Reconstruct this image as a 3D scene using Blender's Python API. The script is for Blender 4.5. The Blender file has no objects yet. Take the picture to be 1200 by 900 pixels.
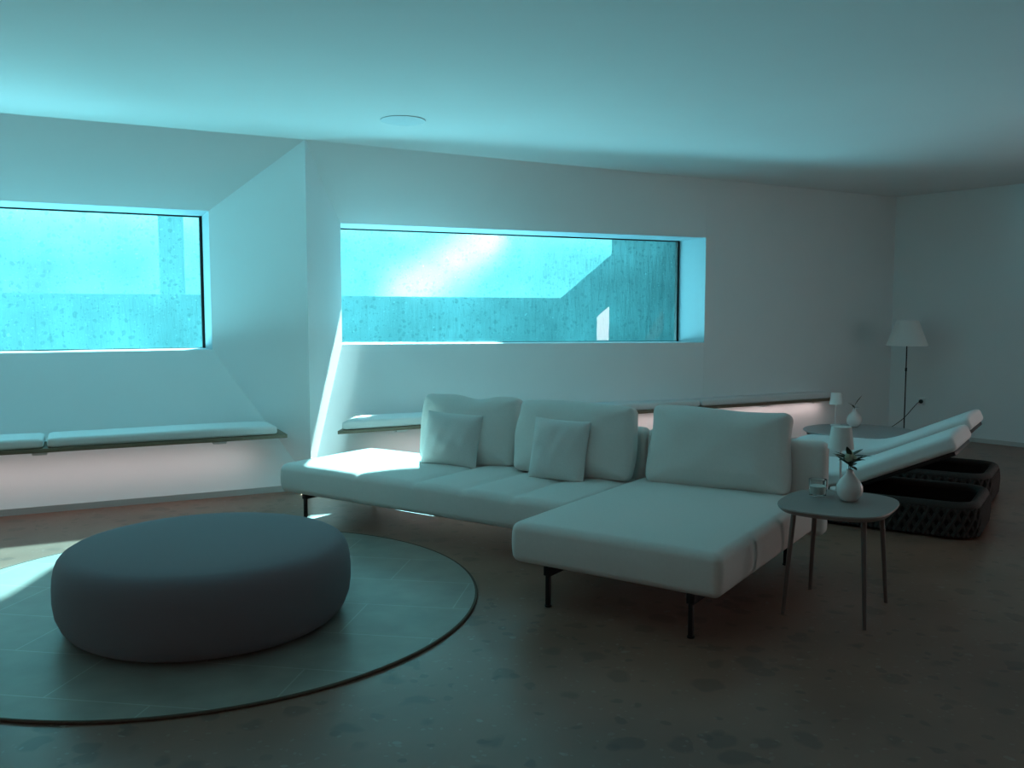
import bpy, bmesh, math, random
from math import sin, cos, pi, radians, atan2, sqrt
from mathutils import Vector, Matrix
random.seed(7)
S = bpy.context.scene
COL = S.collection

# ------------------------------------------------------------------ helpers
def link(o, parent=None):
    COL.objects.link(o)
    if parent is not None: o.parent = parent
    return o
def mesh_obj(name, bm, mat, parent=None, smooth=True, loc=None, angle=40):
    bmesh.ops.recalc_face_normals(bm, faces=bm.faces[:])
    me = bpy.data.meshes.new(name); bm.to_mesh(me); bm.free()
    if mat: me.materials.append(mat)
    if smooth:
        for p in me.polygons: p.use_smooth = True
        try: me.set_sharp_from_angle(angle=radians(angle))
        except Exception: pass
    o = bpy.data.objects.new(name, me)
    if loc is not None: o.location = loc
    return link(o, parent)
def empty(name, loc, rz=0):
    o = bpy.data.objects.new(name, None); o.empty_display_size = .1
    o.location = loc; o.rotation_euler = (0, 0, rz); return link(o)
def tag(o, label, cat, group=None):
    o['label'] = label; o['category'] = cat
    if group: o['group'] = group
    return o
def struct(o, label=None, cat=None):
    o['kind'] = 'structure'
    if label: o['label'] = label
    if cat: o['category'] = cat
    return o
def copy_tree(o, parent=None):
    c = o.copy(); COL.objects.link(c); c.parent = parent
    for ch in list(o.children): copy_tree(ch, c)
    return c
def add_poly(bm, pts):
    return bm.faces.new([bm.verts.new(p) for p in pts])
def add_box(bm, x0, x1, y0, y1, z0, z1):
    v = [bm.verts.new((x, y, z)) for x in (x0, x1) for y in (y0, y1) for z in (z0, z1)]
    for f in ((0,1,3,2),(4,6,7,5),(0,4,5,1),(2,3,7,6),(0,2,6,4),(1,5,7,3)):
        bm.faces.new([v[i] for i in f])
def add_bevel_box(bm, x0, x1, y0, y1, z0, z1, r=.004, seg=2):
    b = bmesh.new(); add_box(b, x0, x1, y0, y1, z0, z1)
    bmesh.ops.bevel(b, geom=b.edges[:], offset=r, segments=seg, affect='EDGES', profile=.5)
    me = bpy.data.meshes.new('t'); b.to_mesh(me); b.free(); bm.from_mesh(me); bpy.data.meshes.remove(me)
def add_lathe(bm, prof, n=48, cx=0, cy=0, cap0=True, cap1=True):
    rings = []
    for r, z in prof:
        rings.append([bm.verts.new((cx + r*cos(2*pi*k/n), cy + r*sin(2*pi*k/n), z)) for k in range(n)])
    for a, b in zip(rings, rings[1:]):
        for k in range(n):
            bm.faces.new((a[k], a[(k+1) % n], b[(k+1) % n], b[k]))
    if cap0: bm.faces.new(list(reversed(rings[0])))
    if cap1: bm.faces.new(rings[-1])
def add_tube(bm, pts, r, n=10, closed=False):
    pts = [Vector(p) for p in pts]; rad = r if isinstance(r, (list, tuple)) else [r]*len(pts)
    rings = []; up = None
    for i, p in enumerate(pts):
        a = pts[i-1] if (i > 0 or closed) else p
        b = pts[(i+1) % len(pts)] if (i < len(pts)-1 or closed) else p
        t = (b - a).normalized()
        if up is None: up = t.orthogonal().normalized()
        up = (up - t*up.dot(t))
        up = up.normalized() if up.length > 1e-6 else t.orthogonal().normalized()
        w = t.cross(up)
        rings.append([bm.verts.new(p + (up*cos(2*pi*k/n) + w*sin(2*pi*k/n))*rad[i]) for k in range(n)])
    pairs = list(zip(rings, rings[1:])) + ([(rings[-1], rings[0])] if closed else [])
    for a, b in pairs:
        for k in range(n): bm.faces.new((a[k], a[(k+1) % n], b[(k+1) % n], b[k]))
    if not closed: bm.faces.new(list(reversed(rings[0]))); bm.faces.new(rings[-1])
def rbox(hx, hy, hz, r, cuts=40, fn=None):
    """soft rounded box, verts clustered toward the edges, optional reshaping fn(Vector)->Vector"""
    bm = bmesh.new(); bmesh.ops.create_cube(bm, size=2)
    bmesh.ops.subdivide_edges(bm, edges=bm.edges[:], cuts=cuts, use_grid_fill=True)
    h = Vector((hx, hy, hz))
    for v in bm.verts:
        q = []
        for i in range(3):
            t = max(-1, min(1, v.co[i])); k = .55
            q.append(((1-k)*t + k*sin(pi/2*t))*h[i])
        p = Vector(q); inner = Vector([max(-(h[i]-r), min(h[i]-r, p[i])) for i in range(3)])
        d = p - inner
        if d.length > 1e-9: p = inner + d.normalized()*r
        v.co = fn(p) if fn else p
    return bm
def pillow(w, h, t, pinch=.05, a=2.6, n=30, seed=0, wr=.006):
    """throw pillow standing in XZ plane, thickness along Y, bottom at z=0"""
    rnd = random.Random(seed); ph = [rnd.uniform(0, 6.28) for _ in range(6)]
    bm = bmesh.new(); g = {}
    for s in (1, -1):
        for i in range(n+1):
            for j in range(n+1):
                edge = i in (0, n) or j in (0, n)
                if s == -1 and edge: g[(s, i, j)] = g[(1, i, j)]; continue
                x = sin(pi/2*(2*i/n-1)); z = sin(pi/2*(2*j/n-1))
                th = (max(0, 1-abs(x)**a)*max(0, 1-abs(z)**a))**.55*t/2
                th *= 1 + .05*sin(5*x+ph[0])*sin(4*z+ph[1])
                px = x*(1-pinch*(1-z*z))*w/2; pz = z*(1-pinch*(1-x*x))*h/2
                th += wr*sin(9*x+3*z+ph[2])*sin(7*z-4*x+ph[3])*(1-x*x)*(1-z*z)
                g[(s, i, j)] = bm.verts.new((px, s*th, pz + h/2))
    for s in (1, -1):
        for i in range(n):
            for j in range(n):
                bm.faces.new([g[(s, i, j)], g[(s, i+1, j)], g[(s, i+1, j+1)], g[(s, i, j+1)]])
    return bm
def superellipse(hx, hy, p, n=72):
    out = []
    for k in range(n):
        t = 2*pi*k/n; c, s_ = cos(t), sin(t)
        out.append((hx*math.copysign(abs(c)**(2/p), c), hy*math.copysign(abs(s_)**(2/p), s_)))
    return out

# ------------------------------------------------------------------ materials
def new_mat(name):
    m = bpy.data.materials.new(name); m.use_nodes = True
    return m, m.node_tree, m.node_tree.nodes, m.node_tree.links, m.node_tree.nodes['Principled BSDF']
def pbr(name, col, rough=.6, metal=0, noise=0, scale=20, bump=0, bscale=200, spec=.5, sheen=0):
    m, nt, N, L, b = new_mat(name)
    b.inputs['Base Color'].default_value = (*col, 1); b.inputs['Roughness'].default_value = rough
    b.inputs['Metallic'].default_value = metal; b.inputs['Specular IOR Level'].default_value = spec
    if sheen: b.inputs['Sheen Weight'].default_value = sheen
    tc = N.new('ShaderNodeTexCoord')
    if noise:
        n = N.new('ShaderNodeTexNoise'); n.inputs['Scale'].default_value = scale; n.inputs['Detail'].default_value = 4
        L.new(tc.outputs['Object'], n.inputs['Vector'])
        r = N.new('ShaderNodeMapRange'); r.inputs['To Min'].default_value = 1-noise; r.inputs['To Max'].default_value = 1+noise
        L.new(n.outputs['Fac'], r.inputs['Value'])
        mx = N.new('ShaderNodeVectorMath'); mx.operation = 'SCALE'; mx.inputs[0].default_value = col
        L.new(r.outputs['Result'], mx.inputs['Scale']); L.new(mx.outputs['Vector'], b.inputs['Base Color'])
    if bump:
        n2 = N.new('ShaderNodeTexNoise'); n2.inputs['Scale'].default_value = bscale; n2.inputs['Detail'].default_value = 3
        L.new(tc.outputs['Object'], n2.inputs['Vector'])
        bp = N.new('ShaderNodeBump'); bp.inputs['Strength'].default_value = bump; bp.inputs['Distance'].default_value = .004
        L.new(n2.outputs['Fac'], bp.inputs['Height']); L.new(bp.outputs['Normal'], b.inputs['Normal'])
    return m
def ramp(N, stops, interp='LINEAR'):
    r = N.new('ShaderNodeValToRGB'); e = r.color_ramp.elements; r.color_ramp.interpolation = interp
    while len(e) < len(stops): e.new(.5)
    for k, (p, c) in enumerate(stops): e[k].position = p; e[k].color = (*c, 1)
    return r
def terrazzo(name, base, dark, light, rough=.35, spec=.4, big=9, fine=45, wave=False):
    m, nt, N, L, b = new_mat(name)
    tc = N.new('ShaderNodeTexCoord')
    nz = N.new('ShaderNodeTexNoise'); nz.inputs['Scale'].default_value = 1.6; nz.inputs['Detail'].default_value = 6
    L.new(tc.outputs['Object'], nz.inputs['Vector'])
    warp = N.new('ShaderNodeTexNoise'); warp.inputs['Scale'].default_value = 6
    L.new(tc.outputs['Object'], warp.inputs['Vector'])
    ad = N.new('ShaderNodeMixRGB'); ad.blend_type = 'LINEAR_LIGHT'; ad.inputs['Fac'].default_value = .06
    L.new(tc.outputs['Object'], ad.inputs['Color1']); L.new(warp.outputs['Color'], ad.inputs['Color2'])
    def chips(scale, lo, hi, seedoff):
        mp = N.new('ShaderNodeMapping'); mp.inputs['Location'].default_value = (seedoff, seedoff*.7, seedoff*.3)
        L.new(ad.outputs['Color'], mp.inputs['Vector'])
        v = N.new('ShaderNodeTexVoronoi'); v.inputs['Scale'].default_value = scale; v.feature = 'F1'
        L.new(mp.outputs['Vector'], v.inputs['Vector'])
        sel = N.new('ShaderNodeSeparateColor'); L.new(v.outputs['Color'], sel.inputs['Color'])
        pick = N.new('ShaderNodeMapRange'); pick.inputs['From Min'].default_value = lo; pick.inputs['From Max'].default_value = lo+.04
        L.new(sel.outputs['Red'], pick.inputs['Value'])
        ds = N.new('ShaderNodeMapRange'); ds.inputs['From Min'].default_value = hi; ds.inputs['From Max'].default_value = hi*.7
        L.new(v.outputs['Distance'], ds.inputs['Value'])
        mu = N.new('ShaderNodeMath'); mu.operation = 'MULTIPLY'
        L.new(pick.outputs['Result'], mu.inputs[0]); L.new(ds.outputs['Result'], mu.inputs[1])
        return mu.outputs['Value']
    r0 = ramp(N, [(.3, tuple(c*.8 for c in base)), (.7, tuple(c*1.15 for c in base))])
    L.new(nz.outputs['Fac'], r0.inputs['Fac'])
    cur = r0.outputs['Color']
    for fac, colr, amt in ((chips(big, .66, .46, 0), dark, .5), (chips(big*2.2, .78, .42, 3.1), dark, .5),
                           (chips(fine, .86, .4, 5.3), light, .3), (chips(fine*.5, .95, .35, 8.7), light, .5)):
        am = N.new('ShaderNodeMath'); am.operation = 'MULTIPLY'; am.inputs[1].default_value = amt; L.new(fac, am.inputs[0])
        mx = N.new('ShaderNodeMixRGB'); L.new(am.outputs['Value'], mx.inputs['Fac'])
        L.new(cur, mx.inputs['Color1']); mx.inputs['Color2'].default_value = (*colr, 1); cur = mx.outputs['Color']
    L.new(cur, b.inputs['Base Color'])
    if wave:      # softly rippled surface
        wm = N.new('ShaderNodeMapping'); wm.inputs['Scale'].default_value = (7, 7, 1.6); wm.inputs['Rotation'].default_value = (0, radians(12), 0)
        L.new(tc.outputs['Object'], wm.inputs['Vector'])
        wn = N.new('ShaderNodeTexNoise'); wn.inputs['Scale'].default_value = 1.5; wn.inputs['Detail'].default_value = 3; L.new(wm.outputs['Vector'], wn.inputs['Vector'])
        bp = N.new('ShaderNodeBump'); bp.inputs['Strength'].default_value = .5; bp.inputs['Distance'].default_value = .05
        L.new(wn.outputs['Fac'], bp.inputs['Height']); L.new(bp.outputs['Normal'], b.inputs['Normal'])
    b.inputs['Roughness'].default_value = rough; b.inputs['Specular IOR Level'].default_value = spec
    return m
M = {}
M['wall'] = pbr('white_plaster', (.79, .84, .85), .9, noise=.02, scale=3, bump=.05, bscale=60, spec=.1)
M['rear'] = pbr('rear_wall_paint', (.22, .21, .20), .9, noise=.03, scale=3)
M['ceil'] = pbr('ceiling_paint', (.78, .78, .78), .9, noise=.02, scale=2, bump=.04, bscale=50, spec=.1)
M['base'] = pbr('baseboard_paint', (.55, .56, .55), .6, noise=.03)
M['floor'] = terrazzo('polished_terrazzo', (.235, .118, .084), (.095, .052, .040), (.32, .25, .21), rough=.34, spec=.3, big=7, fine=42)
M['pool'] = terrazzo('pool_stone', (.40, .50, .51), (.22, .31, .32), (.75, .84, .84), rough=.8, spec=.1, big=15, fine=48, wave=True)
M['poolside'] = pbr('dark_pool_stone', (.14, .17, .17), .8, noise=.1, scale=6)
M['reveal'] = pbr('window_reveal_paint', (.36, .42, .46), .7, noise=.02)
M['fabric'] = pbr('offwhite_fabric', (.74, .72, .69), .95, noise=.04, scale=60, bump=.35, bscale=700, spec=.1, sheen=.15)
M['pillow'] = pbr('pillow_linen', (.72, .72, .70), .95, noise=.08, scale=120, bump=.5, bscale=500, spec=.1, sheen=.15)
M['bench_fabric'] = pbr('bench_cushion_fabric', (.76, .77, .77), .9, noise=.03, scale=50, bump=.2, bscale=600, spec=.15)
M['pouf'] = pbr('lilac_grey_wool', (.205, .19, .215), .95, noise=.05, scale=200, bump=.3, bscale=800, spec=.08, sheen=.2)
M['wood'] = pbr('walnut_edge', (.20, .15, .10), .5, noise=.25, scale=14)
M['black'] = pbr('black_steel', (.012, .012, .013), .45, metal=.4, noise=.05)
M['graphite'] = pbr('graphite_lacquer', (.19, .18, .175), .4, noise=.04)
M['grey_top'] = pbr('grey_table_top', (.30, .26, .245), .5, noise=.05, scale=8)
M['coffee_top'] = pbr('blue_grey_table_top', (.34, .36, .37), .3, noise=.04, scale=8)
M['grey_leg'] = pbr('taupe_metal_leg', (.16, .13, .12), .4, metal=.3, noise=.04)
M['ceramic'] = pbr('pale_ceramic', (.74, .67, .65), .25, noise=.03, spec=.5)
M['shade'] = pbr('white_lamp_shade', (.80, .79, .77), .8, noise=.02)
M['lampwhite'] = pbr('white_lamp_metal', (.78, .78, .77), .4, noise=.02)
M['leaf'] = pbr('dark_leaf', (.02, .04, .018), .45, noise=.3, scale=40)
M['bud'] = pbr('pale_green_bud', (.42, .48, .34), .6, noise=.15, scale=60)
M['rope'] = pbr('dark_brown_rope', (.035, .027, .024), .85, noise=.3, scale=60, bump=.6, bscale=300)
M['ropein'] = pbr('dark_tub_lining', (.015, .012, .011), .9, noise=.1)
M['rugedge'] = pbr('brown_rug_edge', (.085, .052, .035), .9, noise=.3, scale=60)
M['speaker'] = pbr('grey_speaker_grille', (.55, .58, .60), .7, noise=.03, bump=.3, bscale=900)
M['socket'] = pbr('white_socket', (.7, .7, .7), .4, noise=.02)
M['wax'] = pbr('white_candle_wax', (.78, .76, .72), .5, noise=.03)
# rug : pale with fine diagonal seams
m, nt, N, L, b = new_mat('pale_rug')
tc = N.new('ShaderNodeTexCoord'); mp = N.new('ShaderNodeMapping'); mp.inputs['Rotation'].default_value = (0, 0, radians(35))
L.new(tc.outputs['Object'], mp.inputs['Vector'])
br = N.new('ShaderNodeTexBrick'); br.offset = .5
br.inputs['Scale'].default_value = 1; br.inputs['Brick Width'].default_value = .9; br.inputs['Row Height'].default_value = .42
br.inputs['Mortar Size'].default_value = .004; br.inputs['Mortar Smooth'].default_value = .3
br.inputs['Color1'].default_value = (.27, .25, .22, 1); br.inputs['Color2'].default_value = (.255, .24, .21, 1); br.inputs['Mortar'].default_value = (.36, .34, .31, 1)
L.new(mp.outputs['Vector'], br.inputs['Vector']); 
nz = N.new('ShaderNodeTexNoise'); nz.inputs['Scale'].default_value = 5; nz.inputs['Detail'].default_value = 5; L.new(tc.outputs['Object'], nz.inputs['Vector'])
rr = ramp(N, [(.3, (.82, .82, .82)), (.75, (1.1, 1.1, 1.1))]); L.new(nz.outputs['Fac'], rr.inputs['Fac'])
mx = N.new('ShaderNodeMixRGB'); mx.blend_type = 'MULTIPLY'; mx.inputs['Fac'].default_value = 1
L.new(br.outputs['Color'], mx.inputs['Color1']); L.new(rr.outputs['Color'], mx.inputs['Color2']); L.new(mx.outputs['Color'], b.inputs['Base Color'])
b.inputs['Roughness'].default_value = .42; b.inputs['Specular IOR Level'].default_value = .4
M['rug'] = m
# window glass: clear tinted sheet with a weak mirror reflection
m, nt, N, L, b = new_mat('pool_glass'); N.remove(b)
out = N['Material Output']; tr = N.new('ShaderNodeBsdfTransparent'); tr.inputs['Color'].default_value = (.80, 1, 1, 1)
gl = N.new('ShaderNodeBsdfGlossy'); gl.inputs['Roughness'].default_value = 0; fr = N.new('ShaderNodeFresnel'); fr.inputs['IOR'].default_value = 1.45
mi = N.new('ShaderNodeMixShader'); L.new(fr.outputs['Fac'], mi.inputs['Fac']); L.new(tr.outputs[0], mi.inputs[1]); L.new(gl.outputs[0], mi.inputs[2])
L.new(mi.outputs[0], out.inputs['Surface']); M['glass'] = m
# water body
m, nt, N, L, b = new_mat('pool_water'); N.remove(b); out = N['Material Output']
tr = N.new('ShaderNodeBsdfTransparent'); L.new(tr.outputs[0], out.inputs['Surface'])
va = N.new('ShaderNodeVolumeAbsorption'); va.inputs['Color'].default_value = (.25, .97, 1, 1); va.inputs['Density'].default_value = .12
L.new(va.outputs[0], out.inputs['Volume']); M['water'] = m
# drinking glass
m, nt, N, L, b = new_mat('tumbler_glass')
b.inputs['Base Color'].default_value = (.95, 1, 1, 1); b.inputs['Roughness'].default_value = .03
b.inputs['Transmission Weight'].default_value = 1; b.inputs['IOR'].default_value = 1.45; M['tumbler'] = m
def emit(name, col, st):
    m, nt, N, L, b = new_mat(name); b.inputs['Base Color'].default_value = (0, 0, 0, 1)
    b.inputs['Emission Color'].default_value = (*col, 1); b.inputs['Emission Strength'].default_value = st; return m

# ------------------------------------------------------------------ camera
TH = radians(26.3)                       # the long pool wall runs along +X, the camera is yawed toward +X
F = 1030.0; PITCH = atan2(82, F)
cam = bpy.data.cameras.new('camera'); cam.sensor_width = 36; cam.lens = 36*F/1200; cam.clip_end = 100
co = bpy.data.objects.new('camera', cam); co.location = (0, 0, 1.5)
co.rotation_euler = (pi/2 - PITCH, 0, -TH); link(co); S.camera = co

# ------------------------------------------------------------------ room shell
HC = 2.95; W = 7.46; PANE = 8.65; Z0 = .05
RU = 1.76                                 # ridge between the two window bays
CX, CY = 9.2, 7.82                        # far right corner
XL = -5.2
bm = bmesh.new()
add_poly(bm, [(XL-.3, -3.3, 0), (10.6, -3.3, 0), (10.6, 8.0, 0), (XL-.3, 8.0, 0)])
fl = struct(mesh_obj('floor', bm, M['floor'], smooth=False))
bm = bmesh.new(); add_box(bm, XL-.3, 10.6, -3.3, 8.7, HC, HC+.3)
struct(mesh_obj('ceiling', bm, M['ceil'], smooth=False))
# pool wall: two shallow splayed niches, each with a window at its bottom
def patch(bm, a, b, c, d, nu=1, nv=1, mi=0):
    g = [[bm.verts.new(Vector(a).lerp(Vector(b), i/nu).lerp(Vector(d).lerp(Vector(c), i/nu), j/nv)) for j in range(nv+1)] for i in range(nu+1)]
    for i in range(nu):
        for j in range(nv):
            f = bm.faces.new((g[i][j], g[i+1][j], g[i+1][j+1], g[i][j+1])); f.smooth = nu > 1; f.material_index = mi
BK = [(XL-.2, 8.71), (-3.3, 8.71), (1.07, 8.71), (2.265, 8.80), (6.13, 8.21), (10.4, 8.45)]   # pool-side face, in plan
LW = [(-3.3, 8.16, 1.185), (1.07, 8.16, 1.185), (1.07, 8.16, 2.40), (-3.3, 8.16, 2.40)]
RW = [(2.265, 8.24, 1.213), (6.13, 7.672, 1.19), (6.13, 7.672, 2.322), (2.265, 8.24, 2.355)]
def outer(x): return W if x <= RU else W + (CY-W)*(x-RU)/(CX-RU)
bm = bmesh.new()
o1 = [(-4.0, W, Z0), (RU, W, Z0), (RU, W, HC), (-4.0, W, HC)]
for k in range(4): patch(bm, o1[k], o1[(k+1) % 4], LW[(k+1) % 4], LW[k])
oR = [(RU, W, Z0), (6.13, outer(6.13), Z0), (6.13, outer(6.13), HC), (RU, W, HC)]
patch(bm, oR[0], oR[1], RW[1], RW[0], 24, 24)          # below the right window, easing into the flat wall
patch(bm, oR[3], oR[2], RW[2], RW[3], 24, 24)          # above it
patch(bm, oR[0], RW[0], RW[3], oR[3])                  # narrow splay at the ridge
patch(bm, (6.13, outer(6.13), Z0), (CX, CY, Z0), (CX, CY, HC), (6.13, outer(6.13), HC))
bm.faces.ensure_lookup_table(); bm.faces.remove(bm.faces[-1])
ya = outer(6.13)
for (za, zb) in ((Z0, RW[1][2]), (RW[1][2], RW[2][2]), (RW[2][2], HC)):
    patch(bm, (6.13, ya, za), (CX, CY, za), (CX, CY, zb), (6.13, ya, zb))
add_poly(bm, [(XL, W, 0), (-4, W, 0), (-4, W, HC), (XL, W, HC)])
add_poly(bm, [(-4, W, 0), (RU, W, 0), (RU, W, Z0), (-4, W, Z0)])
add_poly(bm, [(RU, W, 0), (CX, CY, 0), (CX, CY, Z0), (RU, W, Z0)])
# reveals through to the pool-side face
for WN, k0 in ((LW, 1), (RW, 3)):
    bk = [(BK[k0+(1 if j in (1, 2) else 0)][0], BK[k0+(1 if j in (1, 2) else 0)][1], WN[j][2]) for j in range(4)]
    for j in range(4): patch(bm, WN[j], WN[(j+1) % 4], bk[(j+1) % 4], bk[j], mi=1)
for k, (p, q) in enumerate(zip(BK, BK[1:])):
    if k in (1, 3):
        WN = LW if k == 1 else RW
        patch(bm, (*p, 0), (*q, 0), (*q, WN[1][2]), (*p, WN[0][2]), mi=2); patch(bm, (*p, WN[3][2]), (*q, WN[2][2]), (*q, 3.25), (*p, 3.25), mi=2)
    else: patch(bm, (*p, 0), (*q, 0), (*q, 3.25), (*p, 3.25), mi=2)
me = bpy.data.meshes.new('wall_pool'); bm.to_mesh(me); bm.free()
for k_ in ('wall', 'reveal', 'poolside'): me.materials.append(M[k_])
struct(link(bpy.data.objects.new('wall_pool', me)))
# baseboard at the pool wall
bm = bmesh.new()
d = Vector((CX-RU, CY-W, 0)).normalized()
add_box(bm, XL, RU, W-.014, W, 0, .05)
struct(mesh_obj('baseboard_left', bm, M['base'], smooth=False))
bm = bmesh.new(); add_box(bm, 0, (Vector((CX-RU, CY-W, 0))).length, -.014, 0, 0, .05)
o = struct(mesh_obj('baseboard_right', bm, M['base'], smooth=False, loc=(RU, W, 0))); o.rotation_euler = (0, 0, atan2(d.y, d.x))
# right wall, running back toward the camera side, with a narrow doorway far to the right
a = radians(12); dv = Vector((sin(a), -cos(a), 0))
def rp(t, z): p = Vector((CX, CY, 0)) + dv*t; return (p.x, p.y, z)
DT0, DT1, DZ = 4.95, 5.45, 1.78
bm = bmesh.new(); TE = 11.3
for (t0, t1, z0, z1) in ((0, DT0, 0, HC), (DT1, TE, 0, HC), (DT0, DT1, DZ, HC)):
    add_poly(bm, [rp(t0, z0), rp(t1, z0), rp(t1, z1), rp(t0, z1)])
nrm = Vector((cos(a), sin(a), 0))*.2
for (t, za, zb) in ((DT0, 0, DZ), (DT1, 0, DZ)):
    p, q = Vector(rp(t, za)), Vector(rp(t, zb)); add_poly(bm, [p, p+nrm, q+nrm, q])
p, q = Vector(rp(DT0, DZ)), Vector(rp(DT1, DZ)); add_poly(bm, [p, p+nrm, q+nrm, q])
struct(mesh_obj('wall_right', bm, M['wall'], smooth=False))
bm = bmesh.new(); 
p0, p1 = Vector(rp(0, 0)), Vector(rp(DT0, 0)); n_in = -nrm.normalized()*.012
for u, v in ((p0, p1),):
    for (A_, B_) in (((0, 0), (0, .05)),):
        add_poly(bm, [u+n_in, v+n_in, v+n_in+Vector((0, 0, .05)), u+n_in+Vector((0, 0, .05))])
        add_poly(bm, [u+n_in+Vector((0, 0, .05)), v+n_in+Vector((0, 0, .05)), v+Vector((0, 0, .05)), u+Vector((0, 0, .05))])
struct(mesh_obj('baseboard_back', bm, M['base'], smooth=False))
bm = bmesh.new(); e = rp(TE, 0); FX0, FX1, FZ0, FZ1 = 8.12, 8.48, 1.44, 1.74
add_poly(bm, [(XL, -3.2, 0), (FX0, -3.2, 0), (FX0, -3.2, HC), (XL, -3.2, HC)])
add_poly(bm, [(FX1, -3.2, 0), (e[0], -3.2, 0), (e[0], -3.2, HC), (FX1, -3.2, HC)])
add_poly(bm, [(FX0, -3.2, FZ0), (FX1, -3.2, FZ1), (FX1, -3.2, HC), (FX0, -3.2, HC)])
for p, q in (((FX0, 0), (FX0, FZ0)), ((FX1, 0), (FX1, FZ1)), ((FX0, FZ0), (FX1, FZ1))):
    add_poly(bm, [(p[0], -3.2, p[1]), (q[0], -3.2, q[1]), (q[0], -3.4, q[1]), (p[0], -3.4, p[1])])
struct(mesh_obj('wall_front', bm, M['rear'], smooth=False))
bm = bmesh.new(); add_poly(bm, [(XL, -3.2, 0), (XL, W, 0), (XL, W, HC), (XL, -3.2, HC)])
struct(mesh_obj('wall_left', bm, M['wall'], smooth=False))

# windows: glass sheet + dark gasket
def window(name, p0, p1, za, zb):
    """pane between plan points p0 and p1; za / zb = (bottom, top) heights at either end"""
    rz = atan2(p1[1]-p0[1], p1[0]-p0[0]); ln = sqrt((p1[0]-p0[0])**2+(p1[1]-p0[1])**2)
    w = empty(name, (p0[0], p0[1], 0), rz); struct(w)
    bm = bmesh.new(); add_poly(bm, [(0, 0, za[0]), (ln, 0, zb[0]), (ln, 0, zb[1]), (0, 0, za[1])])
    mesh_obj('glass_pane', bm, M['glass'], w, smooth=False)
    bm = bmesh.new()
    def bar(q0, q1, w0, y0, y1):       # strip along an edge of the pane, w0 = inward width vector
        v = [bm.verts.new((q[0]+k*w0[0], y, q[1]+k*w0[1])) for q in (q0, q1) for k in (0, 1) for y in (y0, y1)]
        for f in ((0,1,3,2),(4,6,7,5),(0,4,5,1),(2,3,7,6),(0,2,6,4),(1,5,7,3)): bm.faces.new([v[i] for i in f])
    bar((0, za[1]), (ln, zb[1]), (0, -.012), -.02, .015); bar((0, za[0]), (ln, zb[0]), (0, .006), -.012, .012)
    bar((ln, zb[0]), (ln, zb[1]), (-.024, 0), -.03, .02); bar((0, za[0]), (0, za[1]), (.014, 0), -.02, .015)
    g = mesh_obj('gasket', bm, M['black'], w, smooth=False); g['label'] = 'dark rubber gasket'
    return w
window('window_1', (-3.3, 8.65), (1.07, 8.65), (1.185, 2.40), (1.185, 2.40))
window('window_2', (2.265, 8.75), (6.13, 8.16), (1.213, 2.355), (1.19, 2.322))

# ------------------------------------------------------------------ pool beyond the glass
YF = 11.6
def prism(pts, z0, z1):
    bm = bmesh.new(); lo = [bm.verts.new((*p, z0)) for p in pts]; hi = [bm.verts.new((*p, z1)) for p in pts]
    bm.faces.new(lo); bm.faces.new(hi)
    for k in range(len(pts)): bm.faces.new((lo[k], lo[(k+1) % len(pts)], hi[(k+1) % len(pts)], hi[k]))
    return bm
near = [(x, y+.004) for x, y in BK] + [(13.5, 8.6)]
struct(mesh_obj('pool_floor', prism(near+[(13.5, 12.6), (XL-.2, 12.6)], -.1, .2), M['pool'], smooth=False), 'speckled stone floor of the pool behind the windows', 'pool floor')
# added thin stone sheet, cut to the shade outline on the far wall
bm = bmesh.new()
prof = [(-6, .2), (13.5, .2), (13.5, 3.3), (7.45, 3.3), (7.45, 2.42), (6.55, 1.74), (-6, 1.74)]
f0 = [bm.verts.new((x, YF, z)) for x, z in prof]; f1 = [bm.verts.new((x, YF+.006, z)) for x, z in prof]
bm.faces.new(f0); bm.faces.new(list(reversed(f1)))
for k in range(len(prof)): bm.faces.new((f0[k], f0[(k+1) % len(prof)], f1[(k+1) % len(prof)], f1[k]))
struct(mesh_obj('shade_sheet', bm, M['pool'], smooth=False), 'thin added stone sheet forming the shaded area seen through the windows', 'shade sheet')
bm = bmesh.new(); add_box(bm, -6, 13.5, 12.3, 12.6, .2, 3.3)
struct(mesh_obj('pool_wall', bm, M['pool'], smooth=False), 'sunlit far wall of the pool', 'pool wall')
bm = bmesh.new(); add_box(bm, .93, 1.22, YF-.01, YF+.03, 1.745, 3.3)  # block added to make the darker upright band by catching less light
struct(mesh_obj('shade_block', bm, M['pool'], smooth=False), 'added stone block forming the darker band behind the left window', 'shade block')
bm = bmesh.new(); add_box(bm, 6.0, 14, 12.9, 13.2, 0, 8)  # unseen slab added to keep sun off the right part of the room
struct(mesh_obj('sun_blocker', bm, M['wall'], smooth=False), 'tall unseen slab added to block the sun', 'wall')
struct(mesh_obj('pool_water', prism([(x, y+.002) for x, y in near]+[(13.5, 12.298), (XL-.2, 12.298)], .202, 3.1), M['water'], smooth=False), 'turquoise water filling the pool behind the windows', 'water')

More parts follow.
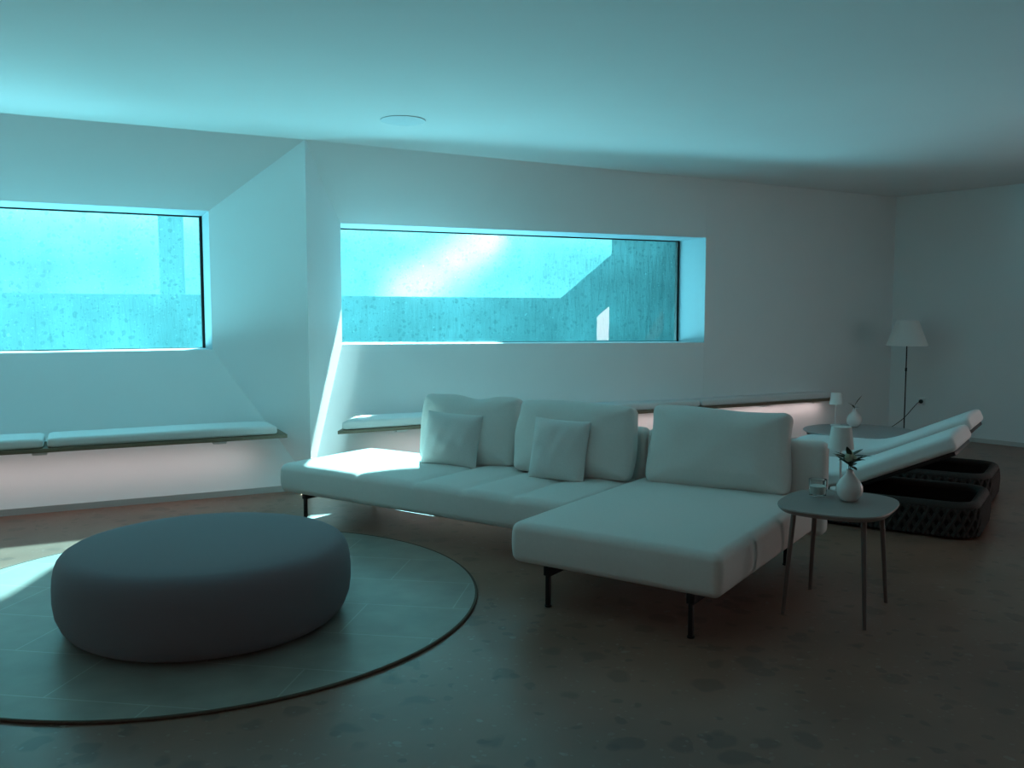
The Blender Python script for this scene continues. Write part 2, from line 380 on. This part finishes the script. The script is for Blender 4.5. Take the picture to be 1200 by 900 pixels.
# ------------------------------------------------------------------ benches
BZ = .48
def bench(name, x0, x1, d0, d1, origin, rz, label, brs, cut=0):
    """board from x0 to x1, its front edge straight, its depth d0 .. d1 up to the wall"""
    t = tag(empty(name, origin, rz), label, 'bench')
    bm = prism([(x0, 0), (x1, 0), (x1, d1), (x0+cut, d0)], BZ, BZ+.03)
    bmesh.ops.bevel(bm, geom=bm.edges[:], offset=.003, segments=2, affect='EDGES', profile=.5)
    mesh_obj('board', bm, M['wood'], t)['label'] = 'thin brown wooden bench board'
    for x in brs:
        bm = bmesh.new(); add_bevel_box(bm, x-.05, x+.05, .03, .15, BZ-.022, BZ-.0005, .003)
        mesh_obj('bracket', bm, M['lampwhite'], t)
    return t
def bench_pad(x0, x1, d0, d1, origin, rz, label, h=.07, cut=0):
    R = Matrix.Rotation(rz, 3, 'Z'); c = R @ Vector(((x0+x1)/2, .012, 0)) + Vector(origin); hx = (x1-x0)/2-.006
    def fn(p):
        f = d0 + (d1-d0)*(p.x/hx+1)/2
        y = (p.y+.2)/.4*(f-.012)
        p.z += .006*(1-(p.x/hx)**2)*(1 if p.z > 0 else 0) + .0015*sin(5*p.x+x0)*(1 if p.z > 0 else 0)
        return Vector((p.x + cut*(p.y/.4+.5)*(1-(p.x/hx+1)/2), y, p.z))
    o = mesh_obj('bench_cushion', rbox(hx, .2, h/2, .026, 26, fn), M['bench_fabric'], None, loc=(c.x, c.y, BZ+.031+h/2))
    o.rotation_euler = (0, 0, rz); tag(o, label, 'cushion', 'bench cushions under the windows')
LO = (0, 7.285, 0)                                   # left bench: front edge line
bench('wall_bench', -3.7, 1.53, .42, .42, LO, 0, 'floating wooden wall bench under the left window', (-2.4, -1.3, -.28, 1.0))
bench_pad(-2.0, -.245, .42, .42, LO, 0, 'pale bench cushion cut off by the left picture edge')
bench_pad(-.235, 1.46, .42, .42, LO, 0, 'long pale bench cushion at the right end of the left bench')
d2 = atan2(CY-W, CX-RU); RO = Vector((1.955, 7.30, 0)); BL_ = 6.08
def dep(x): return .455 + (.165-.455)*min(1, x/4.17)
bench('wall_bench', 0, BL_, dep(0), .165, RO, d2, 'long floating wooden wall bench under the right window behind the sofa', (.6, 2.1, 3.6, 5.0, 5.8), .28)
def dl(x): return dep(0) + (.165-dep(0))*x/BL_ - .03*(1-x/BL_) - .004
bench_pad(.03, 2.12, dl(.03), dl(2.12), RO, d2, 'white bench cushion left of the sofa cushions under the right window', cut=.28)
bench_pad(2.13, 4.02, dl(2.13), dl(4.02), RO, d2, 'middle bench cushion on the right bench seen above the sofa back')
bench_pad(4.03, 6.02, dl(4.03), dl(6.02), RO, d2, 'far bench cushion on the right bench near the room corner')

# ------------------------------------------------------------------ ceiling disc
bm = bmesh.new(); add_lathe(bm, [(.01, .004), (.155, .004), (.168, .005), (.17, .008), (.17, .01)], 56, cap1=False)
o = mesh_obj('ceiling_speaker', bm, M['speaker'], loc=(2.25, 6.40, HC-.01)); tag(o, 'round grey flush disc in the ceiling above the right window', 'ceiling speaker')

# ------------------------------------------------------------------ sofa group frame: x along the sofa, y toward its back
SA = radians(-60.5)
def sb(s, b_, z=0): return Vector((s*cos(SA) - b_*sin(SA), s*sin(SA) + b_*cos(SA), z))
SO = (-3.2, 4.7)
sofa = empty('sectional_sofa', sb(*SO), SA); tag(sofa, 'off-white modular sofa with projecting chaise on black steel legs', 'sofa')
def loc(s, b_, z=0): return Vector((s-SO[0], b_-SO[1], z))
def seat(s0, s1, b0, b1, z0, z1, seams, r, cross=None):
    hx, hy, hz = (s1-s0)/2, (b1-b0)/2, (z1-z0)/2; cx, cy = (s0+s1)/2, (b0+b1)/2
    def fn(p):
        q = p.copy()
        if p.z > 0:
            c = max(0, 1-(p.y/hy)**6)
            g = 0; best = 9
            edges = [-hx] + [s_-cx for s_ in seams] + [hx]
            for e_ in edges: best = min(best, abs(p.x-e_))
            q.z += .014*c*min(1, best/.2)**.7
            for e_ in edges[1:-1]: q.z -= .013*math.exp(-((p.x-e_)/.02)**2)
        q.y += .010*math.copysign(1, p.y)*max(0, 1-(p.z/hz)**2)*(abs(p.y)/hy)**8
        q.x += .010*math.copysign(1, p.x)*max(0, 1-(p.z/hz)**2)*(abs(p.x)/hx)**8
        return q
    bm = rbox(hx, hy, hz, r, 96, fn)
    return bm, loc(cx, cy, (z0+z1)/2)
bm, l = seat(-5.0, -2.54, 4.32, 5.28, .195, .405, [-4.25, -3.72, -3.32, -2.94], .045)
mesh_obj('seat', bm, M['fabric'], sofa, loc=l)
bm, l = seat(-2.53, -1.40, 3.715, 5.28, .212, .424, [], .04)
o = mesh_obj('chaise_seat', bm, M['fabric'], sofa, loc=l); o['label'] = 'deep projecting chaise seat'
for (s0, s1) in ((-4.35, -2.53), (-2.52, -1.36)):
    bm = rbox((s1-s0)/2, .065, .285, .045, 30)
    mesh_obj('backrest', bm, M['fabric'], sofa, loc=loc((s0+s1)/2, 5.355, .455))
# steel frame: a beam and two legs at each station
for (s_, f_, r_) in ((-4.84, 4.42, 5.15), (-2.72, 4.42, 5.2), (-2.33, 3.76, 5.2), (-1.55, 3.76, 5.2)):
    bm = bmesh.new(); up = .017 if f_ < 4 else 0; add_bevel_box(bm, -.02, .02, f_-4.7-.015, r_-4.7+.015, .145+up, .193+up, .003)
    beam = mesh_obj('frame_beam', bm, M['black'], sofa, loc=(s_-SO[0], 0, 0))
    for y in (f_, r_):
        bm = bmesh.new(); add_bevel_box(bm, -.011, .011, -.011, .011, .008, .15+up, .002)
        add_lathe(bm, [(.018, 0), (.018, .008), (.011, .010)], 14)
        mesh_obj('leg', bm, M['black'], sofa, loc=(s_-SO[0], y-SO[1], 0))
# loose back cushions
def back_cushion(w, h, t, sag, seed, pinch=.0):
    def fn(p):
        x, z = p.x/(w/2), p.z/(h/2)
        q = p.copy()
        bulge = .035*max(0, 1-x*x)*max(0, 1-z*z)
        q.y += math.copysign(bulge, p.y) if abs(p.y) > .01 else 0
        edge = max(abs(x), abs(z))
        q.y *= 1 - .45*max(0, (edge-.55)/.45)**1.6
        if z > 0: q.z -= sag*math.exp(-((x-.15)/.35)**2)*z
        q.z += .008*sin(3.1*x+seed)*z; q.x += .010*sin(2.7*z+seed)*x
        q.x *= 1 - pinch*(1-z*z); q.y += .006*sin(7*x+seed)*sin(5*z+2*seed)
        return q
    return rbox(w/2, t/2, h/2, .052, 34, fn)
def place(name, bm, mat, s_, b_, z, tilt, yaw, label, cat, group, roll=0):
    p = sb(s_, b_, z)
    o = mesh_obj(name, bm, mat, loc=p)
    o.rotation_mode = 'XYZ'
    o.matrix_world = Matrix.Translation(p) @ Matrix.Rotation(SA+yaw, 4, 'Z') @ Matrix.Rotation(tilt, 4, 'X') @ Matrix.Rotation(roll, 4, 'Y')
    tag(o, label, cat, group); return o
G = 'loose sofa back cushions'
place('back_cushion', back_cushion(.82, .51, .19, .04, 1), M['fabric'], -3.88, 5.16, .653, radians(-13), radians(6), 'large sofa back cushion at the open left end, its top edge dented', 'cushion', G)
place('back_cushion', back_cushion(.89, .505, .19, .0, 2), M['fabric'], -2.975, 5.13, .652, radians(-12), radians(2), 'large middle sofa back cushion, second from the left', 'cushion', G)
place('back_cushion', back_cushion(.89, .495, .19, .0, 3.4), M['fabric'], -1.985, 5.20, .664, radians(-12), radians(2), 'large single back cushion on the chaise of the sofa', 'cushion', G)
G = 'small throw pillows on the sofa'
place('throw_pillow', pillow(.44, .39, .17, .04, seed=3), M['pillow'], -3.91, 4.93, .405, radians(-14), radians(14), 'small square pillow leaning on the leftmost sofa cushion', 'pillow', G, radians(3))
place('throw_pillow', pillow(.40, .41, .17, .04, seed=5), M['pillow'], -2.98, 4.89, .405, radians(-13), radians(8), 'small square pillow leaning on the middle sofa cushion', 'pillow', G, radians(2))

# ------------------------------------------------------------------ rug and ottoman
RC = (-1.62, 4.53); 
RC = (cos(TH)*-1.635 + sin(TH)*4.56, -sin(TH)*-1.635 + cos(TH)*4.56); RR = 1.45
rug = empty('round_rug', (*RC, 0)); tag(rug, 'large round pale rug with fine seams and dark brown edge beneath the ottoman', 'rug')
bm = bmesh.new(); add_lathe(bm, [(RR-.012, .002), (RR-.012, .011)], 128); mesh_obj('rug_field', bm, M['rug'], rug)
bm = bmesh.new(); add_lathe(bm, [(RR-.012, .001), (RR+.002, .001), (RR+.003, .008), (RR-.002, .012), (RR-.012, .0115)], 128, cap0=False, cap1=False)
mesh_obj('rug_edge', bm, M['rugedge'], rug)['label'] = 'dark brown rug border'
# outline given explicitly for a soft drum: narrow base, full belly, rolled top edge
prof = [(.02, .0), (.56, .0), (.605, .006), (.635, .025), (.662, .06), (.682, .11), (.690, .17), (.690, .23), (.686, .28), (.679, .315), (.668, .342), (.652, .362), (.630, .375), (.60, .383), (.50, .389), (.35, .393), (.2, .396), (.02, .397)]
bm = bmesh.new(); add_lathe(bm, prof, 96)
PC = (.540, 4.47)
o = mesh_obj('ottoman', bm, M['pouf'], loc=(*PC, .0112)); tag(o, 'big round lilac-grey upholstered ottoman standing on the round rug', 'ottoman')

# ------------------------------------------------------------------ side table by the sofa
tb = sb(-1.10, 4.56); TZ = .55
st = empty('side_table', tb, SA); tag(st, 'small grey four-legged side table with rounded top at the right of the sofa', 'table')
bm = bmesh.new(); out = superellipse(.27, .325, 3.0, 80)
layers = [(.94, TZ-.028), (.985, TZ-.014), (1, TZ-.006), (.995, TZ)]
rings = [[bm.verts.new((x*k, y*k, z)) for x, y in out] for k, z in layers]
for A_, B_ in zip(rings, rings[1:]):
    for k in range(len(out)): bm.faces.new((A_[k], A_[(k+1) % 80], B_[(k+1) % 80], B_[k]))
bm.faces.new(list(reversed(rings[0]))); bm.faces.new(rings[-1])
mesh_obj('tabletop', bm, M['grey_top'], st)
for sx, sy in ((-1, -1), (1, -1), (1, 1), (-1, 1)):
    bm = bmesh.new(); add_tube(bm, [(sx*.165, sy*.195, TZ-.028), (sx*.178, sy*.215, .3), (sx*.195, sy*.24, 0)], [.0135, .012, .0095], 12)
    mesh_obj('leg', bm, M['grey_leg'], st)

def vase(parent_name, p, scale, label):
    prof = [(.004, .001), (.030, .001), (.040, .006), (.058, .03), (.066, .055), (.064, .078), (.050, .104), (.032, .125), (.020, .14), (.0165, .152), (.0175, .162), (.0145, .162), (.0125, .15), (.014, .135)]
    bm = bmesh.new(); add_lathe(bm, [(r*scale, z*scale) for r, z in prof], 40)
    o = mesh_obj(parent_name, bm, M['ceramic'], loc=p); tag(o, label, 'vase', 'small bulbous vases'); return o
def add_leaf(bm, base, dirv, ln, wd, curl=.3):
    d_ = Vector(dirv).normalized(); side = d_.cross(Vector((0, 0, 1)))
    side = side.normalized() if side.length > .01 else Vector((1, 0, 0)); up = side.cross(d_)
    prev = None
    for k in range(7):
        t = k/6; w = wd*sin(pi*min(1, .08+t*.92))**.8*(1-.25*t); c = Vector(base) + d_*ln*t - up*(-1)*curl*ln*(-(t*t))*.5
        l_, m_, r_ = bm.verts.new(c - side*w), bm.verts.new(c - up*w*.35), bm.verts.new(c + side*w)
        if prev:
            bm.faces.new((prev[0], prev[1], m_, l_)); bm.faces.new((prev[1], prev[2], r_, m_))
        prev = (l_, m_, r_)
def sprig(name, p, leaves, stems, buds, label, sc=1):
    r = empty(name, p); tag(r, label, 'plant', 'sprigs in the vases')
    bm = bmesh.new()
    for st_ in stems: add_tube(bm, [Vector(q)*sc for q in st_], .0022*sc, 6)
    mesh_obj('stem', bm, M['leaf'], r)
    for (b0, dv_, ln, wd) in leaves:
        bm = bmesh.new(); add_leaf(bm, Vector(b0)*sc, dv_, ln*sc, wd*sc); mesh_obj('leaf', bm, M['leaf'], r, angle=180)
    for (b0, rad) in buds:
        bm = bmesh.new(); bmesh.ops.create_icosphere(bm, subdivisions=3, radius=rad*sc)
        for v in bm.verts:
            v.co.z *= 1.25; v.co.x *= 1+.12*sin(5*atan2(v.co.y, v.co.x)); v.co += Vector(b0)*sc
        mesh_obj('bud', bm, M['bud'], r)
    return r
def at(x, y, z):                          # where a sight line of the camera meets height z (used to measure positions)
    aa = (x-600)/F; bb = (450-y)/F
    v = (aa, cos(PITCH)+bb*sin(PITCH), -sin(PITCH)+bb*cos(PITCH))
    d3 = (v[0]*cos(TH)+v[1]*sin(TH), -v[0]*sin(TH)+v[1]*cos(TH), v[2]); t = (z-1.5)/d3[2]
    return Vector((d3[0]*t, d3[1]*t, z))
v1 = at(995, 587, TZ); v1.z = TZ+.0005
vase('bud_vase', v1, 1.0, 'pale bulbous vase on the side table beside the sofa')
random.seed(11)
lv = []
for k in range(17):
    an = k*2.4; el = random.uniform(.05, 1.1); ln = random.uniform(.065, .10)
    lv.append(((.008*cos(an), .008*sin(an), .025+random.uniform(0, .06)), (cos(an), sin(an), el), ln, .0155))
sprig('leaf_sprig', v1 + Vector((0, 0, .152)), lv, [[(0, 0, -.06), (.0, .0, 0), (.002, 0, .05)], [(0, 0, -.05), (-.004, .003, .0), (-.014, -.003, .07)], [(0, 0, -.05), (.004, -.003, 0), (.012, -.006, .05)]],
      [((-.016, -.004, .075), .020), ((.006, .008, .085), .017), ((.014, -.010, .066), .015)], 'leafy dark green sprig with pale buds in the vase on the side table')
# tumbler with pale candle
g1 = at(958, 581, TZ); g1.z = TZ+.0005
tm = empty('glass_tumbler', g1); tag(tm, 'short clear glass tumbler with pale wax inside on the side table', 'glass')
bm = bmesh.new(); add_lathe(bm, [(.004, 0), (.040, 0), (.043, .003), (.046, .085), (.0455, .088), (.0425, .086), (.0395, .012), (.004, .010)], 40)
mesh_obj('glass_body', bm, M['tumbler'], tm)
bm = bmesh.new(); add_lathe(bm, [(.004, .0105), (.0385, .0125), (.0405, .052), (.004, .05)], 32); mesh_obj('wax', bm, M['wax'], tm)
def table_lamp(p, label, first=None):
    if first is None:
        r = empty('table_lamp', p)
        bm = bmesh.new(); add_lathe(bm, [(.005, 0), (.05, 0), (.052, .004), (.05, .010), (.02, .013), (.008, .018)], 40); mesh_obj('lamp_base', bm, M['lampwhite'], r)
        bm = bmesh.new(); add_lathe(bm, [(.007, .012), (.007, .33)], 14); mesh_obj('pole', bm, M['lampwhite'], r)
        bm = bmesh.new(); add_lathe(bm, [(.066, .225), (.064, .225), (.047, .338), (.004, .342), (.004, .345), (.0505, .345), (.052, .341), (.068, .225), (.066, .225)], 48, cap0=False, cap1=False); mesh_obj('lamp_shade', bm, M['shade'], r)
    else: r = copy_tree(first); r.location = p
    tag(r, label, 'lamp', 'small portable table lamps'); return r
lp = at(984, 574, TZ); lp.z = TZ+.0005
tl = table_lamp(lp, 'small white table lamp with conical shade on the side table behind the vase')

# ------------------------------------------------------------------ far coffee table with lamp and vase
CTZ = .32; cc = at(1008, 504.5, CTZ); cc.z = 0
ct = empty('coffee_table', cc); tag(ct, 'low round grey coffee table by the corner behind the loungers', 'table')
bm = bmesh.new(); add_lathe(bm, [(.02, CTZ-.022), (.53, CTZ-.022), (.55, CTZ-.012), (.552, CTZ-.004), (.548, CTZ), (.02, CTZ)], 72); mesh_obj('tabletop', bm, M['coffee_top'], ct)
for k in range(4):
    an = radians(45+90*k) + TH*-1 + .3
    bm = bmesh.new(); add_tube(bm, [(.40*cos(an), .40*sin(an), CTZ-.022), (.46*cos(an), .46*sin(an), 0)], [.015, .011], 10); mesh_obj('leg', bm, M['black'], ct)
bm = bmesh.new(); add_lathe(bm, [(.50, CTZ-.05), (.50, CTZ-.0225), (.515, CTZ-.0225), (.515, CTZ-.05), (.50, CTZ-.05)], 72, cap0=False, cap1=False); mesh_obj('apron_ring', bm, M['black'], ct)
l2 = at(979, 498.5, CTZ); l2.z = CTZ+.0005
table_lamp(l2, 'small white table lamp with conical shade on the low round coffee table', tl)
v2 = at(1001, 500, CTZ); v2.z = CTZ+.0005
vase('bud_vase', v2, 1.15, 'pale round vase on the low coffee table near the corner')
rt = Vector((cos(TH), -sin(TH), 0))
sprig('leaf_sprig', v2 + Vector((0, 0, .175)), [((.0, 0, .05), tuple(rt*.5+Vector((0, 0, 1))), .13, .015), ((0, 0, .04), tuple(rt*-.9+Vector((0, 0, .6))), .085, .014), ((0, 0, .02), tuple(rt*-.2+Vector((.3, .5, .5))), .06, .012), ((0, 0, .03), tuple(rt*.7+Vector((0, 0, .1))), .05, .012)],
      [[(0, 0, -.06), (0, 0, 0), (.002, 0, .055)]], [], 'sparse dark sprig in the vase on the low coffee table')

# ------------------------------------------------------------------ loungers
def make_lounger():
    r = empty('sun_lounger', (0, 0, 0))
    L_, W_, H_ = 1.72, .84, .215
    # outline of the tub
    def outline(hx, hy, rad, n=10):
        pts = []
        for (cx_, cy_, a0) in ((hx-rad, hy-rad, 0), (-hx+rad, hy-rad, 90), (-hx+rad, -hy+rad, 180), (hx-rad, -hy+rad, 270)):
            for k in range(n+1):
                an = radians(a0 + 90*k/n); pts.append((cx_+rad*cos(an), cy_+rad*sin(an)))
        return pts
    o_ = outline(L_/2-.02, W_/2-.02, .16); i_ = outline(L_/2-.075, W_/2-.075, .11)
    bm = bmesh.new(); n = len(o_)
    rs = [[bm.verts.new((x, y, .015)) for x, y in o_], [bm.verts.new((x, y, H_-.01)) for x, y in o_], [bm.verts.new((x, y, H_-.01)) for x, y in i_], [bm.verts.new((x, y, .06)) for x, y in i_]]
    for A_, B_ in zip(rs, rs[1:]):
        for k in range(n): bm.faces.new((A_[k], A_[(k+1) % n], B_[(k+1) % n], B_[k]))
    bm.faces.new(rs[0]); bm.faces.new(rs[3])
    mesh_obj('tub_lining', bm, M['ropein'], r)
    bm = bmesh.new(); add_tube(bm, [(x, y, H_) for x, y in outline(L_/2-.04, W_/2-.04, .14)], .036, 12, closed=True); 
    mesh_obj('padded_rim', bm, M['rope'], r)
    # woven rope: two families of crossing strands all round
    op = outline(L_/2-.012, W_/2-.012, .165, 12); op.append(op[0])
    cum = [0]
    for p, q in zip(op, op[1:]): cum.append(cum[-1] + sqrt((q[0]-p[0])**2+(q[1]-p[1])**2))
    T = cum[-1]
    def per(s_):
        s_ %= T
        for k in range(len(op)-1):
            if cum[k+1] >= s_:
                f = (s_-cum[k])/max(1e-9, cum[k+1]-cum[k]); return (op[k][0]+(op[k+1][0]-op[k][0])*f, op[k][1]+(op[k+1][1]-op[k][1])*f)
        return op[-1]
    bm = bmesh.new(); cnt = 78
    for k in range(cnt):
        for sg in (1, -1):
            pts = []
            for j in range(7):
                t = j/6; x, y = per(T*k/cnt + sg*T/cnt*(t-.5)*1.6); off = 1 + (.008 if sg > 0 else .0)*sin(pi*t)
                pts.append((x*off, y*off, .02 + t*(H_-.03)))
            add_tube(bm, pts, .0155, 6)
    mesh_obj('rope_weave', bm, M['rope'], r)
    # seat frame and reclined back frame
    hx0 = -.03                              # hinge
    bm = bmesh.new(); add_bevel_box(bm, -L_/2+.1, hx0, -W_/2+.1, W_/2-.1, H_-.045, H_-.005, .006); mesh_obj('seat_frame', bm, M['black'], r)
    A_ = radians(25); BL = .80
    piv = Vector((hx0, 0, H_+.034))
    rot = Matrix.Translation(piv) @ Matrix.Rotation(-A_, 4, 'Y')
    bm = bmesh.new(); add_bevel_box(bm, 0, BL, -W_/2+.06, W_/2-.06, -.03, 0, .006); bmesh.ops.transform(bm, matrix=rot, verts=bm.verts[:]); mesh_obj('back_frame', bm, M['black'], r)
    # mattress: one pad bent at the hinge
    ML, th = 1.53, .11; x0 = -L_/2+.10
    def fn(p):
        x = p.x + ML/2 + x0; z = p.z
        z += .012*(1-(p.y/(W_/2-.03))**2)*(1 if z > 0 else 0)
        u = x-hx0; bl = .16
        if u < -bl: cxy, ang = (x, 0), 0
        elif u < bl:
            R_ = 2*bl/A_; ang = (u+bl)/R_; cxy = (hx0-bl+R_*sin(ang), R_*(1-cos(ang)))
        else:
            R_ = 2*bl/A_; ang = A_; cxy = (hx0-bl+R_*sin(A_)+(u-bl)*cos(A_), R_*(1-cos(A_))+(u-bl)*sin(A_))
        return Vector((cxy[0]-z*sin(ang), p.y, cxy[1]+z*cos(ang)+H_+.040+th/2))
    bm = rbox(ML/2, W_/2-.03, th/2, .035, 44, fn); mo = mesh_obj('mattress', bm, M['bench_fabric'], r); mo['label'] = 'pale upholstered lounger mattress'
    return r
G = 'loungers behind the sofa'
lg = make_lounger(); lg.location = sb(-1.52, 6.82); lg.rotation_euler = (0, 0, SA)
tag(lg, 'nearer dark woven sun lounger with raised pale mattress behind the side table', 'lounger', G)
lg2 = copy_tree(lg); lg2.location = sb(-1.575, 8.06); lg2.rotation_euler = (0, 0, SA)
tag(lg2, 'farther dark woven sun lounger with raised pale mattress nearer the back wall', 'lounger', G)

# ------------------------------------------------------------------ floor lamp, its cord, wall socket
LPp = Vector((8.73, 7.20, 0))
fp = empty('floor_lamp', LPp); tag(fp, 'tall floor lamp with white conical shade on a thin black pole in the corner', 'lamp')
bm = bmesh.new(); add_lathe(bm, [(.01, 0), (.13, 0), (.132, .006), (.125, .012), (.01, .016)], 48); mesh_obj('lamp_base', bm, M['black'], fp)
bm = bmesh.new(); add_lathe(bm, [(.007, .012), (.007, 1.38)], 12); add_lathe(bm, [(.012, .83), (.012, .87)], 12); mesh_obj('pole', bm, M['black'], fp)
bm = bmesh.new(); add_lathe(bm, [(.226, 1.13), (.12, 1.42), (.118, 1.42), (.01, 1.415), (.01, 1.419), (.1215, 1.424), (.2295, 1.13), (.226, 1.13)], 56, cap0=False, cap1=False); mesh_obj('lamp_shade', bm, M['shade'], fp)
def wallp(t, z, off=.0): p = Vector(rp(t, z)) - nrm.normalized()*off; return p
# socket on the right wall beside the pole
ts = .42
sk = empty('wall_socket', wallp(ts, .43, .0), atan2(-cos(a), sin(a))); tag(sk, 'small white wall socket beside the floor lamp pole', 'socket')
bm = bmesh.new(); add_bevel_box(bm, -.042, .042, -.012, -.001, -.042, .042, .003); mesh_obj('socket_plate', bm, M['socket'], sk)
plug = wallp(ts, .43, .03)-LPp
bm = bmesh.new(); bmesh.ops.create_uvsphere(bm, u_segments=16, v_segments=10, radius=.026)
for v in bm.verts: v.co += plug
mesh_obj('plug', bm, M['black'], fp)
bm = bmesh.new()
cp = [plug, plug+Vector((-.05, .02, -.03)), Vector((.1, .1, .25)), Vector((-.1, .14, .12)), Vector((-.2, .1, .008)), Vector((-.1, .03, .006)), Vector((0, 0, .01))]
pts = []
for k in range(len(cp)-1):
    p0_, p1_, p2_, p3_ = cp[max(0, k-1)], cp[k], cp[k+1], cp[min(len(cp)-1, k+2)]
    for j in range(6):
        t = j/6; pts.append(.5*((2*p1_)+(p2_-p0_)*t+(2*p0_-5*p1_+4*p2_-p3_)*t*t+(3*p1_-p0_-3*p2_+p3_)*t**3))
pts.append(cp[-1]); add_tube(bm, pts, .0045, 6); mesh_obj('cord', bm, M['black'], fp)

# ------------------------------------------------------------------ light
def area(name, p, target, sx, sy, power, col, spread=180, roll=0):
    l_ = bpy.data.lights.new(name, 'AREA'); l_.shape = 'RECTANGLE'; l_.size = sx; l_.size_y = sy; l_.energy = power; l_.color = col; l_.spread = radians(spread)
    o_ = bpy.data.objects.new(name, l_); o_.location = p
    q = (Vector(target)-Vector(p)).to_track_quat('-Z', 'Y'); o_.rotation_mode = 'QUATERNION'
    o_.rotation_quaternion = q @ Matrix.Rotation(radians(roll), 3, 'Z').to_quaternion(); return link(o_)
# added area light over the pool, standing in for skylight
area('pool_daylight', (2.2, 9.9, 3.28), (2.2, 9.9, 0), 12, 1.6, 210, (.36, .86, 1))
# added fill lights hidden below sill height, throwing light up into the room
area('pool_up_fill', (-.8, 11.3, .72), (-.8, 8.0, 1.9), 4, .6, 120, (.40, .86, 1))
area('pool_up_fill', (-2.2, 10.0, .85), (1.3, 7.9, 1.55), 1.6, .45, 190, (.34, .88, 1))
area('pool_up_fill', (4.0, 11.3, .72), (4.0, 8.0, 1.9), 4.4, .6, 300, (.40, .85, 1))
# added strip lights hidden in the gap, brightening the far wall above the sheet
area('gap_fill_top', (2.0, 11.96, 3.29), (2.0, 12.25, 1.6), 13, .30, 300, (.46, .93, 1))
area('gap_fill_low', (3.2, 11.72, 1.15), (3.2, 12.3, 2.15), 9, .12, 90, (.46, .93, 1))
# added narrow area light projecting the bright streak on the far wall
area('streak_light', (5.2, 11.0, 3.28), (5.0, 12.3, 2.2), 1.9, .42, 20, (.8, 1, 1), 26, 22)
# sun over the far pool wall
sd = Vector((-.42, -1, -.68)).normalized()
sl = bpy.data.lights.new('sun', 'SUN'); sl.energy = 22; sl.angle = radians(1.2); sl.color = (.62, .97, 1)
so = bpy.data.objects.new('sun', sl); so.rotation_mode = 'QUATERNION'; so.rotation_quaternion = sd.to_track_quat('-Z', 'Y'); so.location = (6, 16, 9); link(so)
# added collimated light for the sun patch on the splay by the right window
bd = Vector((-.76, -1, -1.6)); bt = Vector((2.32, 8.3, 1.45))
area('splay_beam', bt - bd*2.2, bt, .75, 1.6, 120, (.85, 1, 1), 2)
# warm strip lights under the benches
area('bench_light', (-1.15, 7.40, BZ-.03), (-1.15, 7.60, 0), 4.9, .03, 3.8, (1, .84, .84))
q0 = RO + Matrix.Rotation(d2, 3, 'Z') @ Vector((3.2, .07, BZ-.03)); q1 = RO + Matrix.Rotation(d2, 3, 'Z') @ Vector((3.2, .14, 0))
area('bench_light', q0, q1, 5.6, .03, 5, (1, .76, .74))
# daylight at the doorway in the right wall
p = Vector(rp((DT0+DT1)/2, .95)) + nrm*1.6
area('door_daylight', p, p - nrm, 1.4, 2.0, 125, (1, .74, .70))
# added warm fill light, unseen behind the camera
area('rear_fill', (-3.6, -2.4, 2.6), (3, 4, .2), 1.2, 1.0, 17, (1, .68, .58))

area('stair_daylight', (8.3, -3.7, 1.0), (5.25, 8.3, 1.2), 1.3, 2.0, 11, (1, .97, .97), 50)

w = bpy.data.worlds.new('world'); w.use_nodes = True; S.world = w
bg = w.node_tree.nodes['Background']; bg.inputs['Color'].default_value = (.55, .85, 1, 1); bg.inputs['Strength'].default_value = .35
S.view_settings.view_transform = 'Standard'; S.view_settings.look = 'None'; S.view_settings.exposure = 0; S.view_settings.gamma = 1
S.cycles.use_denoising = True
S.cycles.max_bounces = 10; S.cycles.diffuse_bounces = 6; S.cycles.transparent_max_bounces = 12; S.cycles.sample_clamp_indirect = 6
